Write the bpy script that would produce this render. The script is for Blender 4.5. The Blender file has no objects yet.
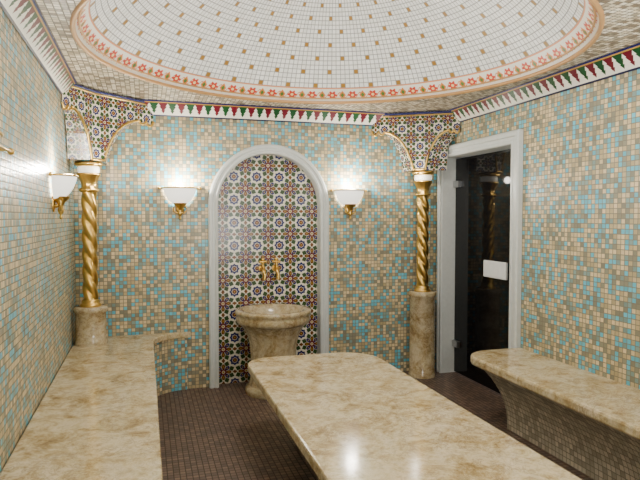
import bpy, math
from mathutils import Vector
pi=math.pi
XL,XR,YB,YF,ZC=-0.54,2.65,5.0,-0.9,2.39
DC=(1.065,3.28); DR=1.405; DH=0.72
AX=1.035

# ---------------- node helpers ----------------
class E:
    nt=None
    def __init__(s,v): s.v=v
    @staticmethod
    def m(op,*a,clamp=False):
        n=E.nt.nodes.new('ShaderNodeMath'); n.operation=op; n.use_clamp=clamp
        for i,x in enumerate(a):
            if isinstance(x,E): x=x.v
            if isinstance(x,(int,float)): n.inputs[i].default_value=x
            else: E.nt.links.new(x,n.inputs[i])
        return E(n.outputs[0])
    def __add__(s,o): return E.m('ADD',s,o)
    def __radd__(s,o): return E.m('ADD',o,s)
    def __sub__(s,o): return E.m('SUBTRACT',s,o)
    def __rsub__(s,o): return E.m('SUBTRACT',o,s)
    def __mul__(s,o): return E.m('MULTIPLY',s,o)
    def __rmul__(s,o): return E.m('MULTIPLY',o,s)
    def __truediv__(s,o): return E.m('DIVIDE',s,o)
    def __lt__(s,o): return E.m('LESS_THAN',s,o)
    def __gt__(s,o): return E.m('GREATER_THAN',s,o)
    def abs(s): return E.m('ABSOLUTE',s)
    def floor(s): return E.m('FLOOR',s)
    def fract(s): return E.m('FRACT',s)
    def mod(s,o): return E.m('FLOORED_MODULO',s,o)
    def min(s,o): return E.m('MINIMUM',s,o)
    def max(s,o): return E.m('MAXIMUM',s,o)

def newmat(name):
    m=bpy.data.materials.new(name); m.use_nodes=True
    nt=m.node_tree; nt.nodes.clear()
    out=nt.nodes.new('ShaderNodeOutputMaterial'); b=nt.nodes.new('ShaderNodeBsdfPrincipled')
    nt.links.new(b.outputs[0],out.inputs[0]); E.nt=nt
    return m,nt,b
def col(c): return (c[0],c[1],c[2],1)
def s2l(r,g,b):
    f=lambda v:(v/255/12.92 if v/255<=.04045 else ((v/255+.055)/1.055)**2.4)
    return (f(r),f(g),f(b))
def mix(nt,fac,a,b,blend='MIX'):
    n=nt.nodes.new('ShaderNodeMix'); n.data_type='RGBA'; n.blend_type=blend
    for i,x in ((0,fac),(6,a),(7,b)):
        if isinstance(x,E): x=x.v
        if isinstance(x,(int,float)): n.inputs[i].default_value=x
        elif isinstance(x,tuple): n.inputs[i].default_value=col(x)
        else: nt.links.new(x,n.inputs[i])
    return n.outputs[2]
def uvxy(nt):
    u=nt.nodes.new('ShaderNodeUVMap'); u.uv_map='UVMap'
    s=nt.nodes.new('ShaderNodeSeparateXYZ'); nt.links.new(u.outputs[0],s.inputs[0])
    return E(s.outputs[0]),E(s.outputs[1])
def wnoise(nt,x,y,off=0):
    c=nt.nodes.new('ShaderNodeCombineXYZ'); nt.links.new(x.v,c.inputs[0]); nt.links.new(y.v,c.inputs[1]); c.inputs[2].default_value=off
    w=nt.nodes.new('ShaderNodeTexWhiteNoise'); w.noise_dimensions='3D'; nt.links.new(c.outputs[0],w.inputs[0])
    return E(w.outputs['Value'])
def ramp(nt,fac,stops,interp='LINEAR'):
    r=nt.nodes.new('ShaderNodeValToRGB'); cr=r.color_ramp; cr.interpolation=interp
    while len(cr.elements)<len(stops): cr.elements.new(.5)
    for e,(p,c) in zip(cr.elements,stops): e.position=p; e.color=col(c)
    nt.links.new(fac.v if isinstance(fac,E) else fac,r.inputs[0]); return r.outputs[0]
def bump(nt,b,h,strength=.3,dist=.003):
    n=nt.nodes.new('ShaderNodeBump'); n.inputs['Strength'].default_value=strength; n.inputs['Distance'].default_value=dist
    nt.links.new(h.v if isinstance(h,E) else h,n.inputs['Height']); nt.links.new(n.outputs[0],b.inputs['Normal'])

def mosaic(name,p,cols,grout,gw=.09,rough=.3,gold=None,var=.25):
    m,nt,b=newmat(name)
    x,y=uvxy(nt); x=x/p; y=y/p
    cx,cy=x.floor(),y.floor(); fx,fy=x.fract(),y.fract()
    r=wnoise(nt,cx,cy); tot=sum(w for w,_ in cols); acc=0; st=[]
    for w,c in cols: st.append((acc/tot,c)); acc+=w
    c=ramp(nt,r,st,'CONSTANT')
    if gold:
        n,gc=gold
        def hit(a,bb): return ((cx+a).mod(n)<.5)*((cy+bb).mod(n)<.5)
        g=hit(0,0).max(hit(n//2,n//2)); c=mix(nt,g,c,gc)
    v=wnoise(nt,cx,cy,3.7)*var+(1-var*.6)
    vc=nt.nodes.new('ShaderNodeCombineColor')
    for i in range(3): nt.links.new(v.v,vc.inputs[i])
    c=mix(nt,1.0,c,vc.outputs[0],'MULTIPLY')
    e=fx.min(1-fx).min(fy.min(1-fy)); t=e>gw
    c=mix(nt,t,grout,c)
    nt.links.new(c,b.inputs['Base Color'])
    nt.links.new((.7-t*(.7-rough)).v,b.inputs['Roughness'])
    bump(nt,b,E.m('MULTIPLY',e,4,clamp=True),.2,.002)
    return m

W1=mosaic('wall_mosaic',.030,[(28,s2l(218,196,152)),(20,s2l(190,170,128)),(17,s2l(138,134,112)),(13,s2l(130,156,148)),(22,s2l(100,186,206))],s2l(126,119,102),.08,.3,var=.28)
CEILM=mosaic('ceiling_mosaic',.032,[(30,s2l(200,188,162)),(20,s2l(148,134,110)),(20,s2l(108,92,72)),(24,s2l(222,214,196))],s2l(108,101,90),.09,.35)
FLM=mosaic('floor_mosaic',.034,[(30,s2l(108,86,73)),(30,s2l(90,72,62)),(25,s2l(122,99,84))],s2l(68,58,51),.08,.4)
DOMEM=mosaic('dome_mosaic',.040,[(50,s2l(248,248,246)),(50,s2l(240,240,237))],s2l(150,150,148),.075,.35,gold=(6,s2l(160,118,40)),var=.06)

def zellige(name,P):
    m,nt,b=newmat(name); u,v=uvxy(nt)
    x=(u/P).fract()-.5; y=(v/P).fract()-.5; ax,ay=x.abs(),y.abs()
    W=s2l(224,217,198); NAVY=s2l(18,28,92); RED=s2l(96,30,26); GR=s2l(48,72,38); BR=s2l(110,66,24); OL=s2l(170,136,50)
    def star(a,bb): return a.max(bb).min((a+bb)*.7071)
    th=E.m('ARCTAN2',y,x); r=E.m('SQRT',x*x+y*y)
    a=((th+pi/8).mod(pi/4)-pi/8).abs(); px=r*E.m('COSINE',a); py=r*E.m('SINE',a)
    k=((th+pi/8)/(pi/4)).floor().mod(2)
    c=W
    iy0,ix0=.5-ay,.5-ax
    a2=(th.mod(pi/4)-pi/8).abs(); qx=r*E.m('COSINE',a2); qy=r*E.m('SINE',a2)
    c=mix(nt,(((qx-.385).abs()/.13)+qy/.12)<1,c,GR)
    pet=(((px-.235)/.12).abs()*.5+py/.084).max((px-.235).abs()/.112)<1
    c=mix(nt,pet,c,mix(nt,k,BR,NAVY))
    ins=(((px-.235).abs()/.05)+py/.026)<1
    c=mix(nt,ins,c,OL)
    s=star(ax,ay)
    c=mix(nt,s<.115,c,RED); c=mix(nt,s<.055,c,W); c=mix(nt,s<.038,c,OL)
    t=star(ix0,iy0)
    c=mix(nt,t<.185,c,W); c=mix(nt,t<.168,c,NAVY); c=mix(nt,t<.095,c,W); c=mix(nt,t<.078,c,RED); c=mix(nt,t<.03,c,OL)
    e1=(ax/.085+iy0/.12); e2=(ay/.085+ix0/.12); em=e1.min(e2)
    c=mix(nt,em<1.2,c,W); c=mix(nt,em<.98,c,BR)
    nt.links.new(c,b.inputs['Base Color']); b.inputs['Roughness'].default_value=.25
    return m
ZEL=zellige('zellige_tile',.2); ZELS=zellige('zellige_tile_small',.16)

def trimmat():
    m,nt,b=newmat('trim_tree_tiles'); u,v=uvxy(nt)
    P=.072; x=((u/P).fract()-.5).abs()*2; k=(u/P).floor().mod(2)
    t=1-(v-.14)/.74            # 0 at top, 1 at bottom: hanging motif
    saw=(t*3).fract()
    w=(1-t)*.95+(1-saw)*.26-.08
    inside=(x<w)*(t>0)*(t<1)
    c=mix(nt,k,s2l(16,70,34),s2l(100,12,34))
    c=mix(nt,inside,s2l(238,234,222),c)
    c=mix(nt,v<.09,c,s2l(30,34,66)); c=mix(nt,v>.86,c,s2l(180,140,60)); c=mix(nt,v>.92,c,s2l(20,28,96))
    nt.links.new(c,b.inputs['Base Color']); b.inputs['Roughness'].default_value=.3
    return m
TRM=trimmat()
def domeband():
    m,nt,b=newmat('dome_flower_band'); u,v=uvxy(nt)
    P=.17; x=((u/P).fract()-.5); y=(v-.5)*.14/P
    r=E.m('SQRT',x*x+y*y); th=E.m('ARCTAN2',y,x)
    fl=r<(.20+E.m('COSINE',th*6)*.05)
    c=s2l(244,238,226)
    wave=(y-E.m('SINE',(u/P)*(4*pi))*.14).abs()<.028
    c=mix(nt,wave,c,s2l(214,140,80))
    x2=((u/P+.5).fract()-.5).abs(); ya=y.abs()
    c=mix(nt,((x2/.17)+(ya/.25))<1,c,s2l(220,132,56)); c=mix(nt,((x2/.09)+(ya/.13))<1,c,s2l(80,120,60))
    c=mix(nt,fl,c,s2l(206,62,40)); c=mix(nt,r<.075,c,s2l(244,222,160))
    c=mix(nt,v<.07,c,s2l(196,150,70)); c=mix(nt,v>.92,c,s2l(220,146,96))
    nt.links.new(c,b.inputs['Base Color']); b.inputs['Roughness'].default_value=.35
    return m
DBM=domeband()
def marble(name='beige_marble',dk=1.0,soft=0.0):
    m,nt,b=newmat(name)
    tc=nt.nodes.new('ShaderNodeTexCoord')
    def noise(sc,d,ro,di):
        n=nt.nodes.new('ShaderNodeTexNoise'); n.inputs['Scale'].default_value=sc; n.inputs['Detail'].default_value=d; n.inputs['Roughness'].default_value=ro; n.inputs['Distortion'].default_value=di
        nt.links.new(tc.outputs['Object'],n.inputs['Vector']); return n.outputs[0]
    n1=noise(7,14,.8,.5); n2=noise(11,10,.75,1.1); n3=noise(3,4,.6,0); n4=noise(26,8,.75,.3)
    D=lambda r,g,bb:tuple(q*dk for q in s2l(r,g,bb))
    c=ramp(nt,n1,[(0.32,D(132,106,70)),(.43,D(184,160,114)),(.5,D(211,192,152)),(.57,D(224,208,174)),(.68,D(194,171,128))])
    c=mix(nt,.6,c,ramp(nt,n4,[(.38,(.58,.54,.48)),(.5,(.95,.94,.92)),(.6,(1,1,1))]),'MULTIPLY')
    vein=ramp(nt,(E(n2)-.5).abs(),[(0,(1,1,1)),(.026,(0,0,0))])
    msk=ramp(nt,n3,[(.42,(.75,.75,.75)),(.58,(.15,.15,.15))])
    f=mix(nt,1.0,vein,msk,'MULTIPLY')
    c=mix(nt,f,c,D(118,84,50))
    nt.links.new(c,b.inputs['Base Color']); b.inputs['Roughness'].default_value=.13
    return m
MAR=marble(); MARD=marble('brown_marble',.8)
def plain(name,c,rough=.4,metal=0,em=None,es=0,spec=.5):
    m,nt,b=newmat(name)
    n=nt.nodes.new('ShaderNodeTexNoise'); n.inputs['Scale'].default_value=30
    tc=nt.nodes.new('ShaderNodeTexCoord'); nt.links.new(tc.outputs['Object'],n.inputs['Vector'])
    cc=ramp(nt,n.outputs[0],[(.3,tuple(x*.93 for x in c)),(.7,c)])
    nt.links.new(cc,b.inputs['Base Color']); b.inputs['Roughness'].default_value=rough; b.inputs['Metallic'].default_value=metal
    b.inputs['Specular IOR Level'].default_value=spec
    if em: b.inputs['Emission Color'].default_value=col(em); b.inputs['Emission Strength'].default_value=es
    return m
GOLD=plain('polished_gold',s2l(222,182,100),.3,1)
FRAME=plain('frame_white_stone',s2l(206,209,205),.35)
GLOW=plain('frosted_glass_lit',(.9,.9,.86),.4,0,(1,.95,.84),1.4)
GLOW2=plain('frosted_glass_dim',(.9,.9,.84),.4,0,(1,.93,.8),.6)
DGL=plain('smoked_glass',(.006,.006,.007),.06,spec=.22)
CHR=plain('satin_steel',(.5,.5,.5),.3,1)
WPL=plain('white_enamel',(.85,.85,.85),.3)
NAVYG=plain('navy_glaze',s2l(34,40,100),.3)
BRZ=plain('ring_bronze',s2l(190,144,90),.35,.2)

# ---------------- mesh builder ----------------
class MB:
    def __init__(s,name): s.name=name; s.v=[]; s.f=[]; s.mi=[]; s.uv=[]; s.sm=[]; s.mats=[]
    def mat(s,m):
        if m not in s.mats: s.mats.append(m)
        return s.mats.index(m)
    def face(s,pts,m,uv=None,smooth=False,idx=None):
        if idx is None:
            i0=len(s.v); s.v+= [tuple(p) for p in pts]; idx=list(range(i0,i0+len(pts)))
        s.f.append(idx); s.mi.append(s.mat(m)); s.sm.append(smooth)
        s.uv.append(uv or [(s.v[i][0]+s.v[i][1],s.v[i][2]) for i in idx])
    def grid(s,P,m,uvf=None,smooth=True,close=False):
        R=len(P); C=len(P[0]); i0=len(s.v)
        for row in P: s.v+=[tuple(p) for p in row]
        for i in range(R-1):
            for j in range(C if close else C-1):
                a=i0+i*C+j; b=i0+i*C+(j+1)%C; c=i0+(i+1)*C+(j+1)%C; d=i0+(i+1)*C+j
                uv=[uvf(i,j),uvf(i,j+1),uvf(i+1,j+1),uvf(i+1,j)] if uvf else None
                s.face(None,m,uv,smooth,[a,b,c,d])
    def lathe(s,prof,c,m,seg=32,a0=0,a1=2*pi,rf=None):
        full=abs(a1-a0-2*pi)<1e-6; n=seg if full else seg+1
        P=[]
        for k,(r,z) in enumerate(prof):
            row=[]
            for j in range(n):
                a=a0+(a1-a0)*j/seg; rr=r*(rf(a,z,k) if rf else 1)
                row.append((c[0]+rr*math.cos(a),c[1]+rr*math.sin(a),c[2]+z))
            P.append(row)
        s.grid(P,m,close=full)
    def poly(s,out,z0,z1,m,mt=None,bev=0,smooth=False):
        mt=mt or m; n=len(out)
        L=[0]
        for i in range(n):
            a,b=out[i],out[(i+1)%n]; L.append(L[-1]+math.hypot(a[0]-b[0],a[1]-b[1]))
        A=sum(out[i][0]*out[(i+1)%n][1]-out[(i+1)%n][0]*out[i][1] for i in range(n))
        sg=1 if A>0 else -1
        def off(d):
            r=[]
            for i in range(n):
                p0,p1,p2=Vector(out[i-1]),Vector(out[i]),Vector(out[(i+1)%n])
                e1=(p1-p0).normalized(); e2=(p2-p1).normalized()
                n1=Vector((-e1.y,e1.x))*sg; n2=Vector((-e2.y,e2.x))*sg
                nn=(n1+n2); nn=nn/(max(nn.dot(n1),.3))
                r.append(tuple(p1+nn*d))
            return r
        if bev:
            rings=[(off(bev),z0),(off(bev*.3),z0+bev*.3),(out,z0+bev),(out,z1-bev),(off(bev*.3),z1-bev*.3),(off(bev),z1)]
        else: rings=[(out,z0),(out,z1)]
        for k in range(len(rings)-1):
            (a,za),(b,zb)=rings[k],rings[k+1]
            for i in range(n):
                j=(i+1)%n
                s.face([(*a[i],za),(*a[j],za),(*b[j],zb),(*b[i],zb)],m,[(L[i],za),(L[i+1],za),(L[i+1],zb),(L[i],zb)],smooth)
        o,z=rings[-1]; s.face([(*p,z) for p in o],mt,[tuple(p) for p in o])
        o,z=rings[0]; s.face([(*p,z) for p in reversed(o)],mt,[tuple(p) for p in reversed(o)])
    def box(s,a,b,m,bev=0):
        s.poly([(a[0],a[1]),(b[0],a[1]),(b[0],b[1]),(a[0],b[1])],a[2],b[2],m,bev=bev)
    def tube(s,path,r,m,seg=8,close=False):
        path=[Vector(p) for p in path]; n=len(path); P=[]
        rr=r if isinstance(r,list) else [r]*n
        for i,p in enumerate(path):
            t=(path[min(i+1,n-1)]-path[max(i-1,0)]).normalized()
            up=Vector((0,0,1)) if abs(t.z)<.95 else Vector((1,0,0))
            a=t.cross(up).normalized(); b=a.cross(t)
            P.append([tuple(p+(a*math.cos(2*pi*k/seg)+b*math.sin(2*pi*k/seg))*rr[i]) for k in range(seg)])
        s.grid(P,m,close=True)
        s.face(P[0],m); s.face(P[-1],m)
    def ball(s,c,r,m,seg=16):
        s.lathe([(max(r*math.sin(pi*i/10),1e-4),-r*math.cos(pi*i/10)) for i in range(11)],c,m,seg)
    def done(s,merge=False):
        me=bpy.data.meshes.new(s.name); me.from_pydata(s.v,[],s.f)
        for m in s.mats: me.materials.append(m)
        ul=me.uv_layers.new(name='UVMap'); k=0
        for p,mi,uv,sm in zip(me.polygons,s.mi,s.uv,s.sm):
            p.material_index=mi; p.use_smooth=sm
            for q in uv: ul.data[k].uv=q; k+=1
        o=bpy.data.objects.new(s.name,me); bpy.context.collection.objects.link(o)
        if merge:
            import bmesh
            bm=bmesh.new(); bm.from_mesh(me); bmesh.ops.remove_doubles(bm,verts=bm.verts,dist=1e-4)
            bmesh.ops.recalc_face_normals(bm,faces=bm.faces); bm.to_mesh(me); bm.free()
        return o

# ---------------- shell ----------------
b=MB('floor'); b.face([(XL,YF,0),(XR+.3,YF,0),(XR+.3,YB+.1,0),(XL,YB+.1,0)],FLM,[(XL,YF),(XR+.3,YF),(XR+.3,YB+.1),(XL,YB+.1)]); b.done()
def wq(b,x0,x1,z0,z1,fn,m=W1): b.face([fn(x0,z0),fn(x1,z0),fn(x1,z1),fn(x0,z1)],m,[(x0,z0),(x1,z0),(x1,z1),(x0,z1)])
b=MB('wall_left'); wq(b,YF,YB,0,ZC,lambda u,z:(XL,u,z)); b.done()
b=MB('wall_front'); wq(b,XL,XR,0,ZC,lambda u,z:(u,YF,z)); b.done()
DY0,DY1,DZ=3.79,4.84,1.99
b=MB('wall_right'); f=lambda u,z:(XR,u,z)
wq(b,YF,DY0,0,ZC,f); wq(b,DY1,YB,0,ZC,f); wq(b,DY0,DY1,DZ,ZC,f); b.done()
RO,RI,SP=.53,.45,1.545
RM=.5
b=MB('wall_back'); f=lambda u,z:(u,YB,z)
wq(b,XL,AX-RM,0,ZC,f); wq(b,AX+RM,XR,0,ZC,f)
N=32
for i in range(N):
    a,c=pi-pi*i/N,pi-pi*(i+1)/N
    xa,za=AX+RM*math.cos(a),SP+RM*math.sin(a); xc,zc=AX+RM*math.cos(c),SP+RM*math.sin(c)
    b.face([(xa,YB,za),(xc,YB,zc),(xc,YB,ZC),(xa,YB,ZC)],W1,[(xa,za),(xc,zc),(xc,ZC),(xa,ZC)])
b.done()
b=MB('tiled_niche_panel'); pts=[(AX-RM,0),(AX+RM,0)]+[(AX+RM*math.cos(pi*i/N),SP+RM*math.sin(pi*i/N)) for i in range(N+1)]
b.face([(x,YB+.07,z) for x,z in pts],ZEL,[(x-AX+.1,z) for x,z in pts]); b.done()
b=MB('arch_frame')
def arc(R): return [(AX-R,0.0)]+[(AX+R*math.cos(pi-pi*i/N),SP+R*math.sin(pi-pi*i/N)) for i in range(N+1)]+[(AX+R,0.0)]
sec=[(RO,YB),(RO,YB-.035),(RO-.012,YB-.045),(RO-.03,YB-.045),(RO-.036,YB-.035),(RI+.03,YB-.035),(RI+.02,YB-.045),(RI+.006,YB-.04),(RI,YB-.03),(RI,YB+.07)]
rows=[[(x,y,z) for x,z in arc(R)] for R,y in sec]
b.grid(rows,FRAME,smooth=False); b.done()
b=MB('ceiling')
def hit(a):
    dx,dy=math.cos(a),math.sin(a); t=1e9
    if dx>1e-9:t=min(t,(XR-DC[0])/dx)
    if dx<-1e-9:t=min(t,(XL-DC[0])/dx)
    if dy>1e-9:t=min(t,(YB-DC[1])/dy)
    if dy<-1e-9:t=min(t,(YF-DC[1])/dy)
    return (DC[0]+dx*t,DC[1]+dy*t)
ang=[2*pi*i/128 for i in range(128)]+[math.atan2(y-DC[1],x-DC[0])%(2*pi) for x in (XL,XR) for y in (YF,YB)]
ang=sorted(ang)
for i in range(len(ang)):
    a,c=ang[i],ang[(i+1)%len(ang)]
    p=[(DC[0]+DR*math.cos(a),DC[1]+DR*math.sin(a)),hit(a),hit(c),(DC[0]+DR*math.cos(c),DC[1]+DR*math.sin(c))]
    b.face([(x,y,ZC) for x,y in p],CEILM,p)
b.done()
b=MB('ceiling_dome')
SR=(DR*DR+DH*DH)/(2*DH); zc=ZC+DH-SR; t0=math.asin(DR/SR); band=.13/SR; M=128
def ring(t): return [(DC[0]+SR*math.sin(t)*math.cos(2*pi*j/M),DC[1]+SR*math.sin(t)*math.sin(2*pi*j/M),zc+SR*math.cos(t)) for j in range(M)]
nb=4
ub=.17*round(2*pi*DR/.17)/M
b.grid([ring(t0-band*i/nb) for i in range(nb+1)],DBM,lambda i,j:(j*ub,i/nb),close=True)
ut=.24*round(2*pi*DR/.24)/M
K=26; t1=t0-band
b.grid([ring(max(t1*(1-i/K),1e-3)) for i in range(K+1)],DOMEM,lambda i,j:(j*ut,i/K*t1*SR),close=True)
b.done()
b=MB('trim_dome_ring')
for RR,zz,rad in ((DR,ZC,.013),(DR-.03,ZC+.028,.006)):
    P=[]
    for k in range(9):
        q=2*pi*(k%8)/8; P.append([(DC[0]+(RR+rad*math.cos(q))*math.cos(2*pi*j/M),DC[1]+(RR+rad*math.cos(q))*math.sin(2*pi*j/M),zz+rad*math.sin(q)) for j in range(M)])
    b.grid(P,BRZ,close=True)
b.done()
c=.09; zb=2.275; e=.004
def cove(name,p0,p1,q0,q1):
    b=MB(name); L=(Vector(p1)-Vector(p0)).length
    b.face([(*p0,zb),(*p1,zb),(*q1,ZC-e),(*q0,ZC-e)],TRM,[(0,0),(L,0),(L-c,1),(c,1)]); b.done()
cove('trim_back',(XL+e,YB-e),(XR-e,YB-e),(XL+c,YB-c),(XR-c,YB-c))
cove('trim_left',(XL+e,YB-e),(XL+e,YF),(XL+c,YB-c),(XL+c,YF+c))
cove('trim_right',(XR-e,YF),(XR-e,YB-e),(XR-c,YF+c),(XR-c,YB-c))
cove('trim_front',(XL,YF+e),(XR,YF+e),(XL+c,YF+c),(XR-c,YF+c))

# ---------------- door ----------------
b=MB('door_1')
fx=XR-.002
sec=[(.1,fx),(.1,fx-.035),(.088,fx-.044),(.06,fx-.044),(.054,fx-.034),(.03,fx-.034),(.024,fx-.04),(.008,fx-.04),(0,fx-.03),(0,XR+.14)]
b.grid([[(x,DY0-o,0),(x,DY0-o,DZ+o),(x,DY1+o*.85,DZ+o),(x,DY1+o*.85,0)] for o,x in sec],FRAME,smooth=False)
b.box((XR+.1,DY0+.004,.012),(XR+.11,DY1-.004,DZ-.006),DGL)
b.box((XR+.07,3.99,.95),(XR+.085,4.31,1.09),WPL,.006)
b.box((XR+.085,4.1,1.0),(XR+.1,4.2,1.04),CHR)
for z in (.25,1.72): b.box((XR+.07,DY1-.1,z),(XR+.102,DY1-.01,z+.06),CHR,.005)
b.done()

# ---------------- benches ----------------
def arcpts(cx,cy,r,a0,a1,n=12): return [(cx+r*math.cos(a0+(a1-a0)*i/n),cy+r*math.sin(a0+(a1-a0)*i/n)) for i in range(n+1)]
b=MB('marble_wall_bench')
def lb(o):
    X=.05-o; r=.30
    return [(XL+.005,YF+.02),(X,YF+.02),(X,YB-.02-r)]+[(X+r-r*math.cos(t),YB-.02-r+r*math.sin(t)) for t in [pi/2*i/12 for i in range(1,13)]]+[(XL+.005,YB-.02)]
b.poly(lb(0),.44,.49,MAR,bev=.008); b.poly(lb(.03),0.0,.44,W1)
b.done()
b=MB('marble_massage_table')
x0,x1,y0,y1=.63,1.53,1.0,3.92; r1,r2=.16,.26
o=arcpts(x1-r2,y1-r2,r2,0,pi/2)+arcpts(x0+r1,y1-r1,r1,pi/2,pi)+arcpts(x0+r1,y0+r1,r1,pi,1.5*pi)+arcpts(x1-r1,y0+r1,r1,1.5*pi,2*pi)
b.poly(o,.43,.49,MAR,bev=.012)
k=.26; x0,x1,y0,y1=x0+k,x1-k,y0+k,y1-k; r1=.12
o=arcpts(x1-r1,y1-r1,r1,0,pi/2)+arcpts(x0+r1,y1-r1,r1,pi/2,pi)+arcpts(x0+r1,y0+r1,r1,pi,1.5*pi)+arcpts(x1-r1,y0+r1,r1,1.5*pi,2*pi)
b.poly(o,0,.43,FLM); b.done()
b=MB('marble_wall_bench')
x0,x1,y0,y1=2.14,XR-.005,YF+.02,3.685; r=.2
o=[(x0,y0),(x1,y0),(x1,y1)]+[(x0+r+r*math.cos(t),y1-r+r*math.sin(t)) for t in [pi/2+pi/2*i/10 for i in range(11)]]
b.poly(o,.43,.49,MAR,bev=.015)
BM=mosaic('bench_side_mosaic',.034,[(30,s2l(190,181,160)),(30,s2l(166,156,136)),(25,s2l(204,193,172))],s2l(126,120,108),.07,.4)
def curve(q): return .22-.17*q**2.5
for i in range(10):
    q0,q1=i/10,(i+1)/10
    a,c2=curve(q0),curve(q1); za,zz=q0*.43,q1*.43
    b.face([(x0+a,y0,za),(x0+a,y1-.15-a*.5,za),(x0+c2,y1-.15-c2*.5,zz),(x0+c2,y0,zz)],BM,[(y0,za),(y1,za),(y1,zz),(y0,zz)],True)
    b.face([(x0+a,y1-.15-a*.5,za),(x1,y1-.02-a*.5,za),(x1,y1-.02-c2*.5,zz),(x0+c2,y1-.15-c2*.5,zz)],BM,[(0,za),(.5,za),(.5,zz),(0,zz)],True)
b.done()

# ---------------- basin ----------------
b=MB('marble_wash_basin'); cB=(AX-.03,4.73,0)
fl=lambda a,z,k: 1+.04*(abs(math.cos(8*a))-.5)
b.lathe([(.23,0),(.235,.02),(.23,.05),(.205,.07)],cB,MARD,96)
b.lathe([(.205,.07),(.19,.12),(.184,.2),(.186,.32),(.196,.42),(.212,.48),(.24,.535),(.27,.57)],cB,MARD,128,rf=fl)
b.lathe([(.27,.57),(.298,.582),(.306,.605),(.308,.63),(.302,.65),(.314,.66),(.314,.682),(.306,.69),(.265,.69),(.245,.68),(.23,.62),(.18,.56),(.1,.53),(.001,.52)],cB,MARD,96)
b.done()
b=MB('gold_water_taps')
for x in (AX-.06,AX+.06):
    y=YB+.068
    b.tube([(x,y,1.0),(x,y-.015,1.0)],.03,GOLD,16)
    b.tube([(x,y,1.0),(x,y-.08,1.0),(x,y-.11,.985),(x,y-.12,.95),(x,y-.12,.91)],.017,GOLD,10)
    b.tube([(x,y-.06,1.0),(x,y-.06,1.055)],.013,GOLD,10)
    b.tube([(x-.022,y-.06,1.06),(x+.022,y-.06,1.06)],.010,GOLD,10)
    b.ball((x-.024,y-.06,1.06),.013,GOLD); b.ball((x+.024,y-.06,1.06),.013,GOLD); b.ball((x,y-.06,1.08),.017,GOLD)
b.done()

# ---------------- columns ----------------
def column(cx,cy,zbase,rp,zsh=.775):
    b=MB('twisted_gold_column')
    b.lathe([(rp*.97,zbase),(rp*.97,zbase+.03),(rp*.92,zbase+.04),(rp*.92,zsh-.05),(rp,zsh-.04),(rp*1.03,zsh-.03),(rp*1.03,zsh-.01),(rp*.98,zsh),(.001,zsh)],(cx,cy,0),MARD,40)
    b.lathe([(.075,zsh),(.08,zsh+.012),(.07,zsh+.025),(.062,zsh+.03),(.068,zsh+.04),(.055,zsh+.055)],(cx,cy,0),GOLD,32)
    z0,z1=zsh+.05,1.64; n=110
    b.lathe([(.053,z0+(z1-z0)*i/n) for i in range(n+1)],(cx,cy,0),GOLD,48,rf=lambda a,z,k:.78+.3*abs(math.sin(1.5*a+z*24)))
    b.lathe([(.052,1.635),(.068,1.645),(.068,1.658),(.05,1.668),(.052,1.70),(.062,1.73),(.082,1.765)],(cx,cy,0),GOLD,60,rf=lambda a,z,k:1+.06*abs(math.sin(6*a)))
    b.lathe([(.082,1.763),(.087,1.772),(.075,1.778)],(cx,cy,0),GOLD,32)
    b.lathe([(.07,1.776),(.078,1.79),(.08,1.81),(.074,1.83)],(cx,cy,0),GLOW2,32)
    b.lathe([(.075,1.826),(.092,1.832),(.1,1.845),(.095,1.86),(.001,1.862)],(cx,cy,0),GOLD,32)
    b.done(merge=True)
LC=(-.405,4.72); RC=(2.41,4.82)
column(*LC,.49,.12); column(*RC,0,.125)

def bracket(P,A,B,corner,low=0):
    b=MB('tiled_corner_bracket')
    zt=ZC-.006; T=.13; ZB=1.868
    pr=[(1,zt),(1,2.225),(.98,2.2),(.95,2.186),(.91,2.186),(.88,2.2),(.86,2.218),(.835,2.2),(.80,2.19),(.76,2.195),(.735,2.212),(.70,2.21),(.62,2.2),(.53,2.18),(.44,2.15),(.35,2.105),(.27,2.05),(.21,1.99),(.165,1.93),(T,ZB)]
    for (Q,wall) in ((A,'b'),(B,'s')):
        L=(Vector(Q)-Vector(P)).length
        def F(t,z): return (P[0]+(Q[0]-P[0])*t,P[1]+(Q[1]-P[1])*t,z)
        def G(t,z):
            f=F(t,z); cx_=corner[0]-(low if z<2.12 else 0)
            return (f[0],corner[1],z) if wall=='b' else (cx_,f[1],z)
        for i in range(len(pr)-1):
            (t0_,z0_),(t1_,z1_)=pr[i],pr[i+1]
            if t0_!=t1_ :
                b.face([F(t0_,z0_),F(t1_,z1_),F(t1_,zt),F(t0_,zt)],ZELS,[(t0_*L,z0_),(t1_*L,z1_),(t1_*L,ZC),(t0_*L,ZC)])
            b.face([F(t0_,z0_),F(t1_,z1_),G(t1_,z1_),G(t0_,z0_)],ZELS,[(0,z0_+t0_*L),(0,z1_+t1_*L),(.2,z1_+t1_*L),(.2,z0_+t0_*L)])
        b.face([F(0,ZB),F(T,ZB),F(T,zt),F(0,zt)],ZELS,[(0,ZB),(T*L,ZB),(T*L,ZC),(0,ZC)])
        b.face([F(0,ZB),F(T,ZB),G(T,ZB),G(0,ZB)],ZELS)
        b.tube([F(t,z) for t,z in pr[1:]],.010,GOLD,8)
        b.tube([F(T,ZB+.006),F(0,ZB+.006)],.009,GOLD,8)
        b.tube([F(1,ZC-.018),F(0,ZC-.018)],.010,NAVYG,8)
        b.tube([F(1,ZC-.036),F(0,ZC-.036)],.007,GOLD,8)
    b.done()
g=.006
bracket((-.345,4.63),(.07,YB-.01),(XL+.01,4.32),(XL+g,YB-g))
bracket((2.345,4.755),(1.98,YB-.01),(XR-.01,4.58),(XR-g,YB-g),low=.045)

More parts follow.
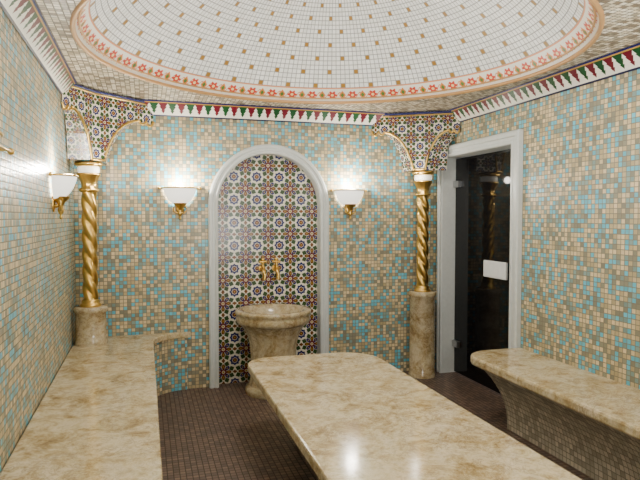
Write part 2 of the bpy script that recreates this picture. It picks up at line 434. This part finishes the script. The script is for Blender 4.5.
# ---------------- sconces ----------------
def sconce(x,y,z,nx,ny,energy=20):
    b=MB('wall_sconce'); tx,ty=-ny,nx
    def W(a,o,zz): return (x+tx*a+nx*o,y+ty*a+ny*o,z+zz)
    prof=[(.135,0),(.128,-.03),(.112,-.07),(.088,-.105),(.055,-.135),(.02,-.145)]
    def shell(sc):
        return [[W(r*sc*math.cos(pi*k/24),.012+r*sc*.95*math.sin(pi*k/24),zz) for k in range(25)] for r,zz in prof]
    b.grid(shell(1),GLOW); b.grid(shell(.93),GLOW)
    b.tube([W(.138*math.cos(pi*k/24),.012+.132*math.sin(pi*k/24),0) for k in range(25)],.006,GOLD)
    b.tube([W(-.16,.014,0),W(.16,.014,0)],.006,GOLD); b.ball(W(-.165,.014,0),.012,GOLD); b.ball(W(.165,.014,0),.012,GOLD)
    c=W(0,.045,0)
    b.lathe([(.001,-.265),(.007,-.26),(.011,-.25),(.006,-.238),(.014,-.225),(.02,-.21),(.012,-.19),(.018,-.175),(.026,-.16),(.05,-.138),(.055,-.125)],c,GOLD,20)
    b.tube([W(0,0,-.17),W(0,.02,-.185),W(0,.045,-.17)],.012,GOLD)
    for sg in (-1,1):
        b.tube([W(sg*.0,.05,-.2),W(sg*.03,.05,-.21),W(sg*.05,.05,-.19),W(sg*.052,.05,-.16),W(sg*.04,.05,-.145)],.006,GOLD)
    P=[[W(r*math.cos(2*pi*k/20),o,-.17+1.5*r*math.sin(2*pi*k/20)) for k in range(20)] for r,o in ((.034,.001),(.034,.008),(.02,.014),(.001,.016))]
    b.grid(P,GOLD,close=True)
    b.done()
    l=bpy.data.lights.new('sconce_bulb','POINT'); l.energy=energy; l.color=(1,.94,.82); l.shadow_soft_size=.035; l.specular_factor=.3
    o=bpy.data.objects.new('sconce_bulb',l); o.location=W(0,.09,.035); bpy.context.collection.objects.link(o)
sconce(.275,YB,1.69,0,-1,22); sconce(1.76,YB,1.69,0,-1,22)
sconce(XL,3.88,1.70,1,0,21); sconce(XL,1.88,1.69,1,0,9)
sconce(XR,2.0,1.69,-1,0,12); sconce(XR,.6,1.69,-1,0,12); sconce(XL,.6,1.69,1,0,12)
b=MB('gold_towel_rail')
xw=XL+.05
b.tube([(xw,2.0+.12,1.70),(xw,2.48,1.70)],.007,GOLD); b.ball((xw,2.49,1.70),.013,GOLD); b.ball((xw,2.11,1.70),.013,GOLD)
for yy in (2.18,2.42): b.tube([(XL+.003,yy,1.70),(xw,yy,1.70)],.006,GOLD); b.tube([(XL+.002,yy,1.70),(XL+.01,yy,1.70)],.018,GOLD,16)
b.done()
for (cx,cy),d in ((LC,(.14,-.10)),(RC,(-.12,-.12))):
    l=bpy.data.lights.new('capital_bulb','POINT'); l.energy=2; l.color=(1,.94,.82); l.shadow_soft_size=.03; l.specular_factor=.3
    o=bpy.data.objects.new('capital_bulb',l); o.location=(cx+d[0],cy+d[1],1.79); bpy.context.collection.objects.link(o)

def area(name,loc,rot,size,energy,color=(1,.985,.96)):
    l=bpy.data.lights.new(name,'AREA'); l.energy=energy; l.size=size; l.color=color; l.shape='DISK'
    o=bpy.data.objects.new(name,l); o.location=loc; o.rotation_euler=rot; bpy.context.collection.objects.link(o)
area('added_dome_fill',(DC[0],DC[1]-.3,3.06),(0,0,0),.9,48)  # general fill added inside the dome, pointing down; no fixture there
area('added_upward_fill',(1.08,.9,1.2),(math.radians(158),0,0),1.0,75)  # unseen area light added near the camera, aimed up to brighten the dome
l=bpy.data.lights.new('added_room_fill','POINT'); l.energy=44; l.shadow_soft_size=.25; l.color=(1,.985,.96)  # added point fill for floor and walls, out of frame, without a fixture
o=bpy.data.objects.new('added_room_fill',l); o.location=(1.1,.6,2.1); bpy.context.collection.objects.link(o)

w=bpy.data.worlds.new('World'); bpy.context.scene.world=w; w.use_nodes=True
w.node_tree.nodes['Background'].inputs[0].default_value=(.5,.5,.5,1); w.node_tree.nodes['Background'].inputs[1].default_value=.3

cd=bpy.data.cameras.new('camera'); cam=bpy.data.objects.new('camera',cd); bpy.context.collection.objects.link(cam)
cam.location=(0,0,1.45); cam.rotation_euler=(math.radians(90-2.25),0,math.radians(-16.6)); cd.lens=32.9; cd.sensor_width=36; cd.clip_start=.05
bpy.context.scene.camera=cam
